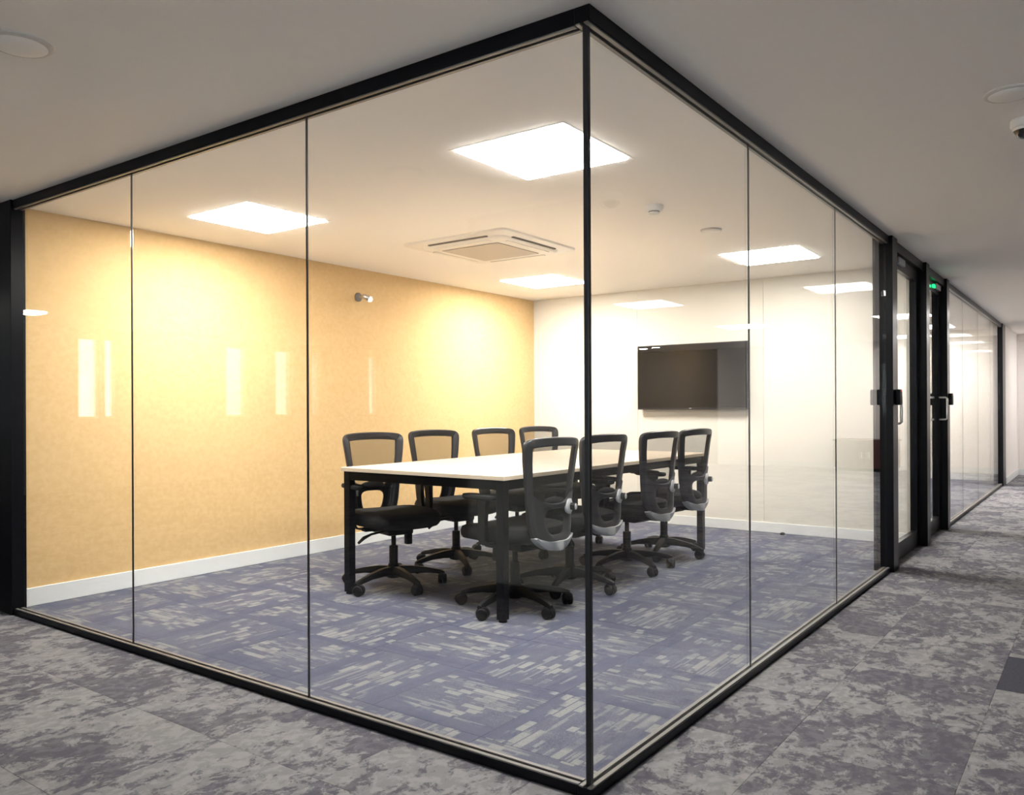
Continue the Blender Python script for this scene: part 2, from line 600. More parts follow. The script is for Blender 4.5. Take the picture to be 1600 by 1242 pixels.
# ------------------------------------------------------------------ glass partitions
HB = 2.134     # underside of the black head channel
SB = 0.027     # top of the black floor channel
D = 0.05
GY0, GY1 = 0.019, 0.031      # pane thickness, set in the middle of the channels

def channel_u(lo, hi, up, parent, name, along):
    """a head or floor channel: two cheeks and a web with a groove that holds the glass"""
    bm = bmesh.new()
    (x0, y0, z0), (x1, y1, z1) = lo, hi
    add_box(bm, lo, hi, 0.0012, 1)
    o = obj(name, bm, 'black_metal', parent)
    # beads beside the glass; their grey paints in the channel's reflected light
    z = (z1, z1 + 0.004) if up else (z0 - 0.004, z0)
    for a, b in ((0.005, 0.018), (0.032, 0.045)):
        if along == 'y':
            box('glazing_bead', (x0 + a, y0, z[0]), (x0 + b, y1, z[1]), 'bead', o)
        else:
            box('glazing_bead', (x0, y0 + a, z[0]), (x1, y0 + b, z[1]), 'bead', o)
    return o

wl = struct('wall_front')                 # the partition on the left of the corner post, along y
channel_u((0, D, HB), (D, RY, H), False, wl, 'head_channel', 'y')
channel_u((0, D, 0), (D, RY, SB), True, wl, 'floor_channel', 'y')
LJ = [0.034, 1.200, 2.385, 3.510]
for a, b in zip(LJ, LJ[1:]):
    box('glass_pane', (GY0, a + 0.002, SB), (GY1, b - 0.002, HB), 'glass', wl)
for y in LJ[1:3]:
    box('joint', (0.0225, y - 0.0035, SB), (0.0275, y + 0.0035, HB), 'joint', wl)
box('end_post', (-0.012, 3.505, 0), (0.062, 3.70, H), 'black_metal', wl, 0.002)

wr = struct('wall_right')                 # the partition on the right of the corner post, along x
channel_u((0, 0, HB), (3.79, D, H), False, wr, 'head_channel', 'x')
channel_u((0, 0, 0), (3.79, D, SB), True, wr, 'floor_channel', 'x')
RJ = [0.034, 1.290, 2.588, 3.790]
for a, b in zip(RJ, RJ[1:]):
    box('glass_pane', (a + 0.002, GY0, SB), (b - 0.002, GY1, HB), 'glass', wr)
for x in RJ[1:3]:
    box('joint', (x - 0.0035, 0.0225, SB), (x + 0.0035, 0.0275, HB), 'joint', wr)
box('corner_post', (0.017, 0.017, SB), (0.033, 0.033, HB), 'joint', wr, 0.002)
PY0, PY1 = -0.022, 0.10
box('door_post', (3.79, PY0, 0), (3.94, PY1, H), 'black_metal', wr, 0.002)
box('door_post', (5.02, PY0, 0), (5.16, PY1, H), 'black_metal', wr, 0.002)
box('door_post', (6.02, PY0, 0), (6.15, PY1, H), 'black_metal', wr, 0.002)
box('end_post', (10.80, -0.012, 0), (11.15, PY1, H), 'black_metal', wr, 0.002)
box('door_head', (3.94, 0, 2.115), (5.02, 0.08, H), 'black_metal', wr)
box('door_head', (5.16, 0, 2.115), (6.02, 0.08, H), 'black_metal', wr)
channel_u((6.15, 0, HB), (10.80, D, H), False, wr, 'head_channel', 'x')
channel_u((6.15, 0, 0), (10.80, D, SB), True, wr, 'floor_channel', 'x')
R2 = [6.15, 7.30, 8.50, 9.70, 10.80]
for a, b in zip(R2, R2[1:]):
    box('glass_pane', (a + 0.002, GY0, SB), (b - 0.002, GY1, HB), 'glass', wr)
for x in R2[1:4]:
    box('joint', (x - 0.003, 0.0235, SB), (x + 0.003, 0.0265, HB), 'joint', wr)

# ------------------------------------------------------------------ doors
def door(name, x0, x1, latch_x, lock_x, led):
    d = struct(name)
    ya, yb = 0.034, 0.074
    st, zb, zt, rb, rt = 0.095, 0.006, 2.113, 0.125, 0.085
    bm = 'black_metal'
    box('door_stile', (x0 + .003, ya, zb), (x0 + st, yb, zt), bm, d, 0.0015)
    box('door_stile', (x1 - st, ya, zb), (x1 - .003, yb, zt), bm, d, 0.0015)
    box('bottom_rail', (x0 + st, ya, zb), (x1 - st, yb, rb), bm, d, 0.0015)
    box('top_rail', (x0 + st, ya, zt - rt), (x1 - st, yb, zt), bm, d, 0.0015)
    box('glass_pane', (x0 + st, 0.050, rb), (x1 - st, 0.058, zt - rt), 'glass', d)
    # pull handles, outside and inside
    for side, y in ((1, ya), (-1, yb)):
        b = bmesh.new()
        off = y - side * 0.062
        add_tube(b, [(latch_x, y, 1.148), (latch_x, off + side * .012, 1.148), (latch_x, off, 1.138), (latch_x, off, 0.968),
                     (latch_x, off + side * .012, 0.958), (latch_x, y, 0.958)], 0.009, 10)
        h = obj('pull_handle', b, 'steel', d, True)
        h['label'] = 'brushed steel D shaped pull handle'
    # lock case on the post side
    b = bmesh.new()
    add_box(b, (lock_x - 0.045, -0.052, 1.082), (lock_x + 0.045, PY0, 1.185), 0.008, 3)
    add_box(b, (lock_x - 0.045, PY1, 1.082), (lock_x + 0.045, PY1 + 0.03, 1.185), 0.008, 3)
    k = obj('lock_case', b, 'black_plastic', d, True)
    box('indicator', (lock_x + 0.012, -0.0535, 1.172), (lock_x + 0.024, -0.050, 1.178), 'led_red', k)
    # magnet plate on the top rail
    mx = x0 + 0.35 if led is None else x1 - 0.20
    mp = box('magnet_plate', (mx - 0.11, ya - 0.022, 2.060), (mx + 0.11, ya, 2.105), 'silver', d, 0.003)
    if led:
        box('indicator', (mx - 0.20, ya - 0.016, 2.062), (mx - 0.13, ya - 0.002, 2.088), 'led_green', mp)
        box('indicator', (mx - 0.42, ya - 0.016, 2.045), (mx - 0.34, ya - 0.002, 2.060), 'led_green', mp)
    return d
door('door_1', 3.94, 5.02, 4.02, 3.885, None)
door('door_2', 5.16, 6.02, 5.955, 6.10, True)

# ------------------------------------------------------------------ ceiling lights
def ceiling_light(x, y, mat, label, group, s=0.272):
    t = thing('ceiling_light', label, 'light', (x, y, H), 0, group)
    bm = bmesh.new()
    o = s + 0.020
    for lo, hi in (((-o, -o, -0.0015), (o, -s, 0)), ((-o, s, -0.0015), (o, o, 0)), ((-o, -s, -0.0015), (-s, s, 0)), ((s, -s, -0.0015), (o, s, 0))):
        add_box(bm, lo, hi)
    obj('frame', bm, 'white_plastic', t)
    bm = bmesh.new()
    add_rings(bm, [[(q * a, r * a, z) for q, r in ((1, 1), (-1, 1), (-1, -1), (1, -1))] for a, z in ((s, -0.001), (s - 0.0005, -0.004), (s - 0.005, -0.0075))])
    obj('diffuser', bm, mat, t)
    return t
GRP = 'square ceiling panels of the meeting room'
ceiling_light(1.035, 0.848, 'panel_light', 'square glowing ceiling panel crossed by the corner post', GRP)
ceiling_light(1.045, 2.84, 'panel_light', 'square glowing ceiling panel nearest the mustard wall', GRP)
ceiling_light(4.02, 0.848, 'panel_light', 'square glowing ceiling panel above the wall screen', GRP)
ceiling_light(4.02, 2.84, 'panel_light', 'square glowing ceiling panel just behind the air conditioner, touching the corner post', GRP)
G2 = 'ceiling panels of the room beyond the doors'
for x, y, lab in ((6.25, 0.85, 'ceiling panel of the second glazed room, first behind the far door'),
                  (6.25, 2.84, 'ceiling panel of the second glazed room, deep behind the screen wall'),
                  (8.9, 0.85, 'ceiling panel of the second glazed room, middle one along the corridor glass'),
                  (8.9, 2.84, 'ceiling panel of the second glazed room, middle one on the far side'),
                  (10.7, 0.85, 'ceiling panel of the second glazed room, last along the corridor glass'),
                  (10.7, 2.84, 'ceiling panel of the second glazed room, in its farthest inner corner')):
    ceiling_light(x, y, 'panel_light2', lab, G2)
G3 = 'added unseen ceiling panels of the lobby and corridor'
for x, y, m, lab in ((-4.4, -1.6, 'panel_light3', 'added unseen lobby ceiling panel nearest the grey column'),  # lobby panels added behind the camera to light the lobby
                     (-6.8, -3.2, 'panel_light3', 'added unseen lobby ceiling panel midway to the west windows'),
                     (-4.4, -3.6, 'panel_light3', 'added unseen lobby ceiling panel nearest the south windows'),
                     (-7.4, 0.2, 'panel_light3', 'added unseen lobby ceiling panel closest to the west windows'),
                     (9.03, -2.84, 'added_panel_light', 'added unseen corridor ceiling panel on the side away from the glass rooms'),  # corridor panels added out of view to brighten end wall and far ceiling
                     (9.03, -0.85, 'panel_light3', 'added unseen corridor ceiling panel beside the second glazed room'),
                     (12.25, -1.26, 'added_panel_light', 'added unseen corridor ceiling panel nearest the end wall')):
    ceiling_light(x, y, m, lab, G3)
for x, y, lab in ((11.75, -5.50, 'round downlight nearest the corridor end wall corner'), (11.95, -5.85, 'round downlight second from the corridor end wall corner'), (12.15, -6.20, 'round downlight third from the corridor end wall corner')):
    t = thing('downlight', lab, 'light', (x, y, H), 0, 'downlights beyond the corridor')
    bm = bmesh.new()
    add_lathe(bm, [(0.075, 0), (0.075, -0.004), (0.062, -0.008)], 28)
    obj('rim', bm, 'white_plastic', t, True)
    bm = bmesh.new()
    add_lathe(bm, [(0.060, -0.008), (0.056, -0.012)], 28)
    obj('diffuser', bm, 'downlight', t)
t = thing('tube_light', 'slim white ceiling lamp at the far end of the lobby', 'light', (-2.26, 8.6, H))
obj('diffuser', add_box(bmesh.new(), (-0.10, -0.14, -0.03), (0.10, 0.14, 0), 0.006), 'panel_light3', t)

# ------------------------------------------------------------------ ceiling fittings
def cassette():
    t = thing('air_conditioner', 'square white cassette air conditioner set in the meeting room ceiling', 'air conditioner', (2.51, 2.265, H))
    bm = bmesh.new()
    def sq(s, r, z, n=6):
        ring = []
        for k, (sx, sy) in enumerate(((1, 1), (-1, 1), (-1, -1), (1, -1))):
            for i in range(n):
                a = PI / 2 * k + PI / 2 * i / (n - 1)
                ring.append(((s - r) * sx + r * math.cos(a), (s - r) * sy + r * math.sin(a), z))
        return ring
    add_rings(bm, [sq(.43, .05, 0), sq(.43, .05, -.012), sq(.425, .05, -.016), sq(.345, .05, -.019), sq(.335, .05, -.034), sq(.325, .05, -.037)])
    obj('panel', bm, 'offwhite', t, True)
    bm = bmesh.new()
    add_box(bm, (-.235, -.235, -.0425), (.235, .235, -.0371), 0.002)
    g = obj('intake_grille', bm, 'grille', t)
    g['label'] = 'tan intake grille'
    for k in range(4):
        bm = bmesh.new()
        add_box(bm, (-.245, .352, -.0250), (.245, .370, -.0165))
        a = obj('air_slot', bm, 'slot', t)
        a.rotation_euler.z = k * PI / 2
        b = bmesh.new()
        add_box(b, (-.235, .296, -.0420), (.235, .322, -.0371), 0.002)
        obj('louver', b, 'offwhite', a)
cassette()

t = thing('smoke_detector', 'small white smoke detector dome on the meeting room ceiling', 'smoke detector', (2.16, 0.868, H))
bm = bmesh.new()
add_lathe(bm, [(0.052, 0), (0.052, -0.012), (0.046, -0.026), (0.040, -0.030)], 28)
obj('housing', bm, 'white_plastic', t, True)
bm = bmesh.new()
add_lathe(bm, [(0.030, -0.030), (0.030, -0.037)], 24)
obj('vent_ring', bm, 'slot', t, True)
bm = bmesh.new()
add_lathe(bm, [(0.031, -0.037), (0.029, -0.044), (0.016, -0.047)], 24)
obj('cap', bm, 'white_plastic', t, True)

def ceiling_disc(x, y, r, label, mat='offwhite'):
    t = thing('ceiling_disc', label, 'disc', (x, y, H))
    bm = bmesh.new()
    add_lathe(bm, [(r, 0), (r, -0.005), (r * 0.93, -0.009), (r * 0.86, -0.009)], 40)
    obj('rim', bm, 'disc_rim', t, True)
    bm = bmesh.new()
    add_lathe(bm, [(r * 0.84, -0.009), (r * 0.80, -0.0115), (r * 0.3, -0.0125)], 40)
    obj('cover', bm, mat, t, True)
ceiling_disc(2.925, 0.853, 0.066, 'flat beige ceiling disc between the smoke detector and the screen')
ceiling_disc(-0.812, 1.51, 0.092, 'round flush ceiling disc at the upper left outside the glass', 'ceiling')
ceiling_disc(1.44, -0.87, 0.085, 'round flush ceiling disc over the corridor at the upper right', 'ceiling')

t = thing('dome_camera', 'white security dome camera with black lens on the corridor ceiling', 'camera', (1.80, -0.893, H))
bm = bmesh.new()
add_lathe(bm, [(0.055, 0), (0.056, -0.022), (0.050, -0.030), (0.046, -0.031)], 32)
obj('base', bm, 'white_plastic', t, True)
bm = bmesh.new()
add_lathe(bm, [(0.044, -0.031), (0.042, -0.046), (0.034, -0.060), (0.021, -0.069), (0.006, -0.072)], 32)
obj('lens_dome', bm, 'dome', t, True)
bm = bmesh.new()
add_lathe(bm, [(0.0455, -0.031), (0.0475, -0.034), (0.0475, -0.040), (0.0455, -0.042)], 32, cap=False)
obj('trim_ring', bm, 'white_plastic', t, True)

# small spotlight on the mustard wall
t = thing('wall_spotlight', 'small chrome spotlight with white lamp high on the mustard wall', 'spotlight', (2.58, RY, 1.955))
bm = bmesh.new()
add_lathe(bm, [(0.036, 0), (0.036, -0.008), (0.030, -0.014)], 24, axis='Y')
obj('wall_plate', bm, 'slot', t, True)
bm = bmesh.new()
add_tube(bm, [(0, -0.012, 0), (0.004, -0.05, 0), (0.012, -0.062, -0.004)], 0.008)
obj('arm', bm, 'steel', t, True)
bm = bmesh.new()
ax = Vector((0.55, -0.62, -0.42)).normalized()
p0 = Vector((-0.005, -0.052, 0.010))
add_tube(bm, [p0, p0 + ax * 0.012, p0 + ax * 0.055, p0 + ax * 0.062], [0.014, 0.023, 0.025, 0.021], 18)
obj('lamp_body', bm, 'steel', t, True)
bm = bmesh.new()
bmesh.ops.create_uvsphere(bm, u_segments=16, v_segments=10, radius=0.021)
for v in bm.verts:
    v.co += p0 + ax * 0.066
obj('bulb', bm, 'bulb', t, True)

# ------------------------------------------------------------------ television
t = thing('television', 'wide black flat screen mounted on the white end wall', 'television', (RX, 1.888, 1.35))
bm = bmesh.new()
add_box(bm, (-0.072, -0.53, -0.297), (-0.034, 0.53, 0.297), 0.004)
obj('casing', bm, 'bezel', t)
bm = bmesh.new()
add_box(bm, (-0.0745, -0.522, -0.279), (-0.0722, 0.522, 0.289))
obj('screen', bm, 'screen', t)
bm = bmesh.new()
add_box(bm, (-0.034, -0.22, -0.20), (-0.001, -0.18, 0.20))
add_box(bm, (-0.034, 0.18, -0.20), (-0.001, 0.22, 0.20))
add_box(bm, (-0.020, -0.30, 0.05), (-0.001, 0.30, 0.10))
b = obj('wall_bracket', bm, 'slot', t)
bm = bmesh.new()
add_box(bm, (-0.0745, -0.006, -0.290), (-0.0722, 0.014, -0.282))
obj('badge', bm, 'pale_knob', t)

# door stop near the back wall
t = thing('door_stop', 'tiny black dome on the carpet beside the back skirting', 'door stop', (4.93, 1.06, 0))
bm = bmesh.new()
add_lathe(bm, [(0.022, 0), (0.022, 0.008), (0.018, 0.018), (0.009, 0.024), (0.002, 0.025)], 20)
obj('dome', bm, 'black_plastic', t, True)
bm = bmesh.new()
add_lathe(bm, [(0.024, 0), (0.024, 0.004)], 20)
obj('foot', bm, 'steel', t, True)

# maroon cabinet at the corridor end, seen only mirrored in the glass
t = thing('low_cabinet', 'low maroon cabinet against the corridor end wall', 'cabinet', (12.66, -2.05, 0))
bm = bmesh.new()
add_box(bm, (-0.22, -0.50, 0.05), (0.22, 0.50, 0.50), 0.004)
obj('body', bm, 'maroon', t)
obj('top', add_box(bmesh.new(), (-0.235, -0.52, 0.50), (0.235, 0.52, 0.525), 0.003), 'maroon', t)
obj('plinth', add_box(bmesh.new(), (-0.20, -0.48, 0), (0.20, 0.48, 0.05)), 'black_plastic', t)
for s in (-1, 1):
    d = obj('door', add_box(bmesh.new(), (-0.236, min(0.01 * s, 0.49 * s), 0.06), (-0.22, max(0.01 * s, 0.49 * s), 0.49), 0.002), 'maroon', t)
    b = bmesh.new()
    add_tube(b, [(-0.236, 0.06 * s, 0.32), (-0.255, 0.06 * s, 0.32), (-0.255, 0.06 * s, 0.22), (-0.236, 0.06 * s, 0.22)], 0.004, 8)
    obj('handle', b, 'steel', d, True)

# ------------------------------------------------------------------ conference table
TX0, TX1, TY0, TY1, TZ = 1.325, 3.87, 1.283, 2.462, 0.734
table = thing('conference_table', 'long pale wood conference table on square black legs', 'table', ((TX0 + TX1) / 2, (TY0 + TY1) / 2, 0))
hx, hy = (TX1 - TX0) / 2, (TY1 - TY0) / 2
bm = bmesh.new()
add_box(bm, (-hx, -hy, TZ - 0.022), (hx, hy, TZ), 0.0015, 1)
top = obj('tabletop', bm, 'wood', table)
bm = bmesh.new()
for lo, hi in (((-hx - .0008, -hy - .0008, TZ - .021), (hx + .0008, -hy, TZ - .0015)), ((-hx - .0008, hy, TZ - .021), (hx + .0008, hy + .0008, TZ - .0015)),
               ((-hx - .0008, -hy, TZ - .021), (-hx, hy, TZ - .0015)), ((hx, -hy, TZ - .021), (hx + .0008, hy, TZ - .0015))):
    add_box(bm, lo, hi)
obj('edge_band', bm, 'edge', top)
L = 0.046
lx, ly = hx - 0.010, hy - 0.012
for sx in (-1, 1):
    for sy in (-1, 1):
        a, b = (sx * lx, sx * (lx - L)), (sy * ly, sy * (ly - L))
        bm = bmesh.new()
        add_box(bm, (min(a), min(b), 0.012), (max(a), max(b), TZ - 0.022), 0.002)
        lg = obj('leg', bm, 'black_metal', table)
        bm = bmesh.new()
        add_lathe(bm, [(0.022, 0), (0.022, 0.007), (0.016, 0.013)], 16, (sum(a) / 2, sum(b) / 2, 0))
        obj('foot', bm, 'black_plastic', lg, True)
zb, zt = TZ - 0.072, TZ - 0.022
for sy in (-1, 1):
    b = (sy * (ly - 0.004), sy * (ly - 0.050))
    obj('side_rail', add_box(bmesh.new(), (-lx + L, min(b), zb), (lx - L, max(b), zt)), 'black_metal', table)
for sx in (-1, 1):
    a = (sx * (lx - 0.004), sx * (lx - 0.050))
    obj('end_rail', add_box(bmesh.new(), (min(a), -ly + L, zb), (max(a), ly - L, zt)), 'black_metal', table)
lid = obj('cable_lid', add_box(bmesh.new(), (-0.70, -0.06, TZ), (-0.33, 0.06, TZ + 0.003), 0.001), 'lid', table)
lid['label'] = 'grey flip lid over the cable box'
obj('finger_slot', add_box(bmesh.new(), (-0.58, -0.054, TZ + 0.003), (-0.45, -0.044, TZ + 0.0036)), 'slot', lid)
obj('cable_tray', add_box(bmesh.new(), (-0.72, -0.075, TZ - 0.12), (-0.31, 0.075, TZ - 0.022), 0.004), 'black_metal', table)

# ------------------------------------------------------------------ task chair
def back_y(x, z):
    zs = [(0.33, -0.264), (0.42, -0.256), (0.50, -0.250), (0.60, -0.252), (0.70, -0.261), (0.80, -0.272), (0.93, -0.292)]
    for (a, ya), (b, yb) in zip(zs, zs[1:]):
        if z <= b:
            k = max(0, (z - a) / (b - a))
            y = ya + (yb - ya) * k
            break
    else:
        y = zs[-1][1]
    return y + 0.85 * x * x

HALF = [(0, .350), (.050, .353), (.092, .370), (.130, .405), (.150, .455), (.160, .51), (.166, .57), (.173, .635), (.182, .70), (.194, .77),
        (.202, .83), (.207, .872), (.201, .898), (.180, .914), (.135, .921), (.07, .9245), (0, .9255)]
def spline(pts, n):
    """Catmull-Rom through 2-D points"""
    P = [pts[0]] + list(pts) + [pts[-1]]
    out = []
    for i in range(1, len(P) - 2):
        for k in range(n):
            t = k / n
            q = []
            for d in range(2):
                p0, p1, p2, p3 = P[i - 1][d], P[i][d], P[i + 1][d], P[i + 2][d]
                q.append(0.5 * (2 * p1 + (p2 - p0) * t + (2 * p0 - 5 * p1 + 4 * p2 - p3) * t * t + (3 * p1 - p0 - 3 * p2 + p3) * t ** 3))
            out.append(tuple(q))
    out.append(tuple(pts[-1]))
    return out

def halfwidth(z):
    pts = HALF
    for (xa, za), (xb, zb_) in zip(pts, pts[1:]):
        if za <= z <= zb_ and zb_ > za:
            return xa + (xb - xa) * (z - za) / (zb_ - za)
    return 0.2

def make_chair(label, group):
    t = thing('office_chair', label, 'chair', (0, 0, 0), 0, group)
    # five-star base
    bm = bmesh.new()
    add_lathe(bm, [(0.030, 0.055), (0.044, 0.062), (0.046, 0.112), (0.036, 0.128), (0.029, 0.145)], 20)
    obj('base_hub', bm, 'black_plastic', t, True)
    for k in range(5):
        a = 2 * PI * k / 5 + PI / 2
        ca, sa = math.cos(a), math.sin(a)
        bm = bmesh.new()
        rings = []
        for r, w, h, zc in ((0.035, .050, .056, .098), (0.10, .046, .046, .100), (0.19, .040, .034, .092), (0.26, .034, .028, .078), (0.297, .032, .026, .068), (0.312, .024, .018, .064)):
            ring = []
            for u, v in ((-.5, -.35), (-.35, -.5), (.35, -.5), (.5, -.35), (.5, .1), (.3, .5), (-.3, .5), (-.5, .1)):
                ring.append((r * ca - u * w * sa, r * sa + u * w * ca, zc + v * h))
            rings.append(ring)
        add_rings(bm, rings)
        leg = obj('base_leg', bm, 'black_plastic', t, True)
        # caster: hood and twin wheels
        bm = bmesh.new()
        sw = a + 0.9 + 1.3 * k
        wx, wy = math.cos(sw), math.sin(sw)
        cx_, cy_ = 0.300 * ca + 0.012 * wy, 0.300 * sa - 0.012 * wx
        for s in (-1, 1):
            rings = []
            for d, rr in ((0.003, .0290), (0.005, .031), (0.021, .031), (0.0265, .025), (0.0265, .010)):
                rings.append([(cx_ + wx * d * s + wy * -1 * rr * math.cos(q) , cy_ + wy * d * s + wx * rr * math.cos(q), 0.031 + rr * math.sin(q))
                              for q in [2 * PI * i / 16 for i in range(16)]])
            add_rings(bm, rings)
        add_lathe(bm, [(0.009, 0.030), (0.009, 0.062)], 10, (0.300 * ca, 0.300 * sa, 0))
        rings = []
        for q in [PI * i / 8 for i in range(9)]:
            rr0, rr1 = 0.0315, 0.0355
            base = [(-.012, rr0), (.012, rr0), (.012, rr1), (-.012, rr1)]
            rings.append([(cx_ + wx * d - wy * r_ * math.cos(q), cy_ + wy * d + wx * r_ * math.cos(q), 0.031 + r_ * math.sin(q)) for d, r_ in base])
        add_rings(bm, rings)
        obj('caster', bm, 'black_plastic', leg, True)
    bm = bmesh.new()
    add_lathe(bm, [(0.027, 0.10), (0.027, 0.245), (0.024, 0.250), (0.0145, 0.252), (0.0145, 0.330)], 18)
    obj('gas_column', bm, 'black_plastic', t, True)
    # mechanism with lever and tension crank
    bm = bmesh.new()
    add_box(bm, (-0.085, -0.13, 0.322), (0.085, 0.10, 0.368), 0.012, 2)
    add_box(bm, (-0.20, -0.03, 0.350), (0.20, 0.03, 0.372), 0.005, 1)
    add_box(bm, (-0.045, -0.27, 0.345), (0.045, -0.10, 0.372), 0.008, 2)
    mech = obj('seat_mechanism', bm, 'black_plastic', t, True)
    bm = bmesh.new()
    add_tube(bm, [(0.07, 0.03, 0.345), (0.17, 0.05, 0.338), (0.225, 0.06, 0.322), (0.262, 0.065, 0.296)], [.006, .007, .011, .008], 8)
    obj('height_lever', bm, 'black_plastic', mech, True)
    bm = bmesh.new()
    add_box(bm, (-0.078, 0.055, 0.262), (-0.040, 0.095, 0.330), 0.006, 2)
    obj('tension_crank', bm, 'black_plastic', mech, True)
    # seat
    bm = bmesh.new()
    rings = []
    def sring(ex, ey, z, droop):
        ring = []
        for i in range(36):
            a = 2 * PI * i / 36
            c, s = math.cos(a), math.sin(a)
            k = (abs(c) ** 4.2 + abs(s) ** 4.2) ** (-1 / 4.2)
            x, y = ex * k * c, ey * k * s
            yy = max(0, y / 0.235)
            ring.append((x * (1 - .05 * yy), y + 0.015, z - droop * yy ** 3 + 0.010 * (x / .24) ** 2))
        return ring
    for ex, ey, z, d in ((.200, .200, .372, .004), (.232, .228, .378, .006), (.242, .238, .396, .010), (.244, .240, .425, .018), (.236, .232, .449, .026), (.205, .205, .461, .028), (.12, .12, .459, .02)):
        rings.append(sring(ex, ey, z, d))
    add_rings(bm, rings)
    obj('seat', bm, 'seat_fabric', t, True)
    # armrests
    for s in (-1, 1):
        bm = bmesh.new()
        rings = []
        for x, y, z, w, h in ((.15, -.02, .362, .060, .012), (.235, -.02, .366, .058, .014), (.262, -.022, .40, .054, .020), (.266, -.030, .50, .050, .024), (.262, -.030, .585, .056, .028), (.258, -.028, .604, .070, .034)):
            rings.append([(s * x + s * h * u, y + w * v, z + (0.006 * u if z < .37 else 0)) for u, v in ((-.5, -.5), (.5, -.5), (.5, .5), (-.5, .5))])
        add_rings(bm, rings)
        arm = obj('armrest', bm, 'black_plastic', t)
        bm = bmesh.new()
        rings = []
        for ex, ey, z in ((.026, .105, .604), (.038, .120, .610), (.040, .123, .620), (.036, .118, .630), (.02, .09, .633)):
            rings.append([(s * .258 + ex * math.copysign(abs(math.cos(q)) ** .6, math.cos(q)), -.005 + ey * math.copysign(abs(math.sin(q)) ** .6, math.sin(q)), z) for q in [2 * PI * i / 24 for i in range(24)]])
        add_rings(bm, rings)
        obj('arm_pad', bm, 'seat_fabric', arm, True)
    # back frame: flat section swept round the outline
    half = spline(HALF, 3)
    loop = half + [(-x, z) for x, z in half[-2:0:-1]]
    n = len(loop)
    bm = bmesh.new()
    rings, inner = [], []
    for i, (x, z) in enumerate(loop):
        xa, za = loop[i - 1]
        xb, zb_ = loop[(i + 1) % n]
        tx, tz = xb - xa, zb_ - za
        l = math.hypot(tx, tz)
        nx, nz = tz / l, -tx / l                      # outward
        wdt = 0.034 + 0.012 * max(0, min(1, (z - .62) / .25))
        ix, iz = x - nx * wdt, z - nz * wdt
        inner.append((ix, iz))
        mx, mz = (x + ix) / 2, (z + iz) / 2
        sec = []
        for u, v in ((0, -.5), (.02, -.85), (.12, -1), (.88, -1), (1, -.8), (1, -.2), (.88, 0), (.12, 0), (.02, -.15)):
            px, pz = x + (ix - x) * u, z + (iz - z) * u
            sec.append((px, back_y(px, z) + v * 0.030, pz))
        rings.append(sec)
    rings.append(rings[0])
    add_rings(bm, rings, cap=False)
    bmesh.ops.remove_doubles(bm, verts=bm.verts, dist=1e-5)
    obj('back_frame', bm, 'frame_plastic', t, True)
    # mesh panel
    bm = bmesh.new()
    rows = []
    for i in range(13):
        z = 0.585 + (0.898 - 0.585) * i / 12
        hw = halfwidth(z) - 0.020
        rows.append([(hw * (2 * k / 12 - 1), back_y(hw * (2 * k / 12 - 1), z) - 0.010 + 0.010 * (1 - (2 * k / 12 - 1) ** 2), z) for k in range(13)])
    add_rings(bm, rows, cap=False, closed=False)
    mo = obj('mesh_panel', bm, 'mesh', t, True)
    mo['label'] = 'see-through black mesh'
    # lower shell with an opening
    N = 64
    def outer_pt(q):
        # q 0..1 round the shell outline, counter-clockwise starting bottom centre
        lower = [p for p in half if p[1] <= 0.675]
        m = len(lower) - 1
        if q < 0.36 or q > 0.64:
            s = 1 if q < 0.5 else -1
            u = (q if q < 0.5 else 1 - q) / 0.36 * m
            i = min(int(u), m - 1)
            k = u - i
            x, z = lower[i][0] + (lower[i + 1][0] - lower[i][0]) * k, lower[i][1] + (lower[i + 1][1] - lower[i][1]) * k
            return (s * (x - 0.004), z + (0.003 if z < .38 else 0))
        u = (q - 0.5) / 0.14                          # 1 .. -1 across the top rim
        xe, ze = lower[-1]
        x = -u * (xe - 0.004)
        z = ze - 0.072 * (1 - abs(u) ** 2.4)
        return (x, z)
    def hole_pt(q):
        a = 2 * PI * q - PI / 2
        c, s = math.cos(a), math.sin(a)
        k = (abs(c) ** 3.4 + abs(s) ** 3.4) ** (-1 / 3.4)
        zz = k * s
        return (k * c * (0.074 + 0.012 * zz), 0.492 + 0.066 * zz)
    def shell_y(x, z, back):
        e = max(0.0, 1 - (abs(x) / max(0.03, halfwidth(min(max(z, .352), .9)))) ** 4)
        return back_y(x, z) - 0.026 - 0.020 * e - (0.009 if back else 0)
    bm = bmesh.new()
    faces = []
    for back in (True, False):
        rg = []
        for k in (0, .12, .35, .7, 1.0):
            ring = []
            for i in range(N):
                o, h = outer_pt(i / N), hole_pt(i / N)
                x, z = o[0] + (h[0] - o[0]) * k, o[1] + (h[1] - o[1]) * k
                ring.append((x, shell_y(x, z, back) + (0.010 if k == 0 else 0) + (0.012 if k == 1.0 else 0), z))
            rg.append(ring)
        faces.append(rg)
    add_rings(bm, faces[0] + faces[1][::-1], cap=False)
    vs = bm.verts
    vs.ensure_lookup_table()
    tot = len(vs)
    for i in range(N):
        j = (i + 1) % N
        bm.faces.new((vs[i], vs[j], vs[tot - N + j], vs[tot - N + i]))
    obj('lumbar_shell', bm, 'frame_plastic', t, True)
    # soft lumbar pad in front of the shell
    bm = bmesh.new()
    rings = []
    for ex, ez, y in ((.07, .018, -.288), (.082, .028, -.282), (.082, .028, -.274), (.07, .02, -.268)):
        rings.append([(ex * math.cos(q), y, 0.590 + ez * math.sin(q)) for q in [2 * PI * i / 24 for i in range(24)]])
    add_rings(bm, rings)
    obj('lumbar_pad', bm, 'seat_fabric', t, True)
    # silver crescent along the bottom
    bm = bmesh.new()
    low = [p for p in spline(HALF, 4) if p[1] <= 0.425]
    arc = [(-x, z) for x, z in low[:0:-1]] + low
    rings = []
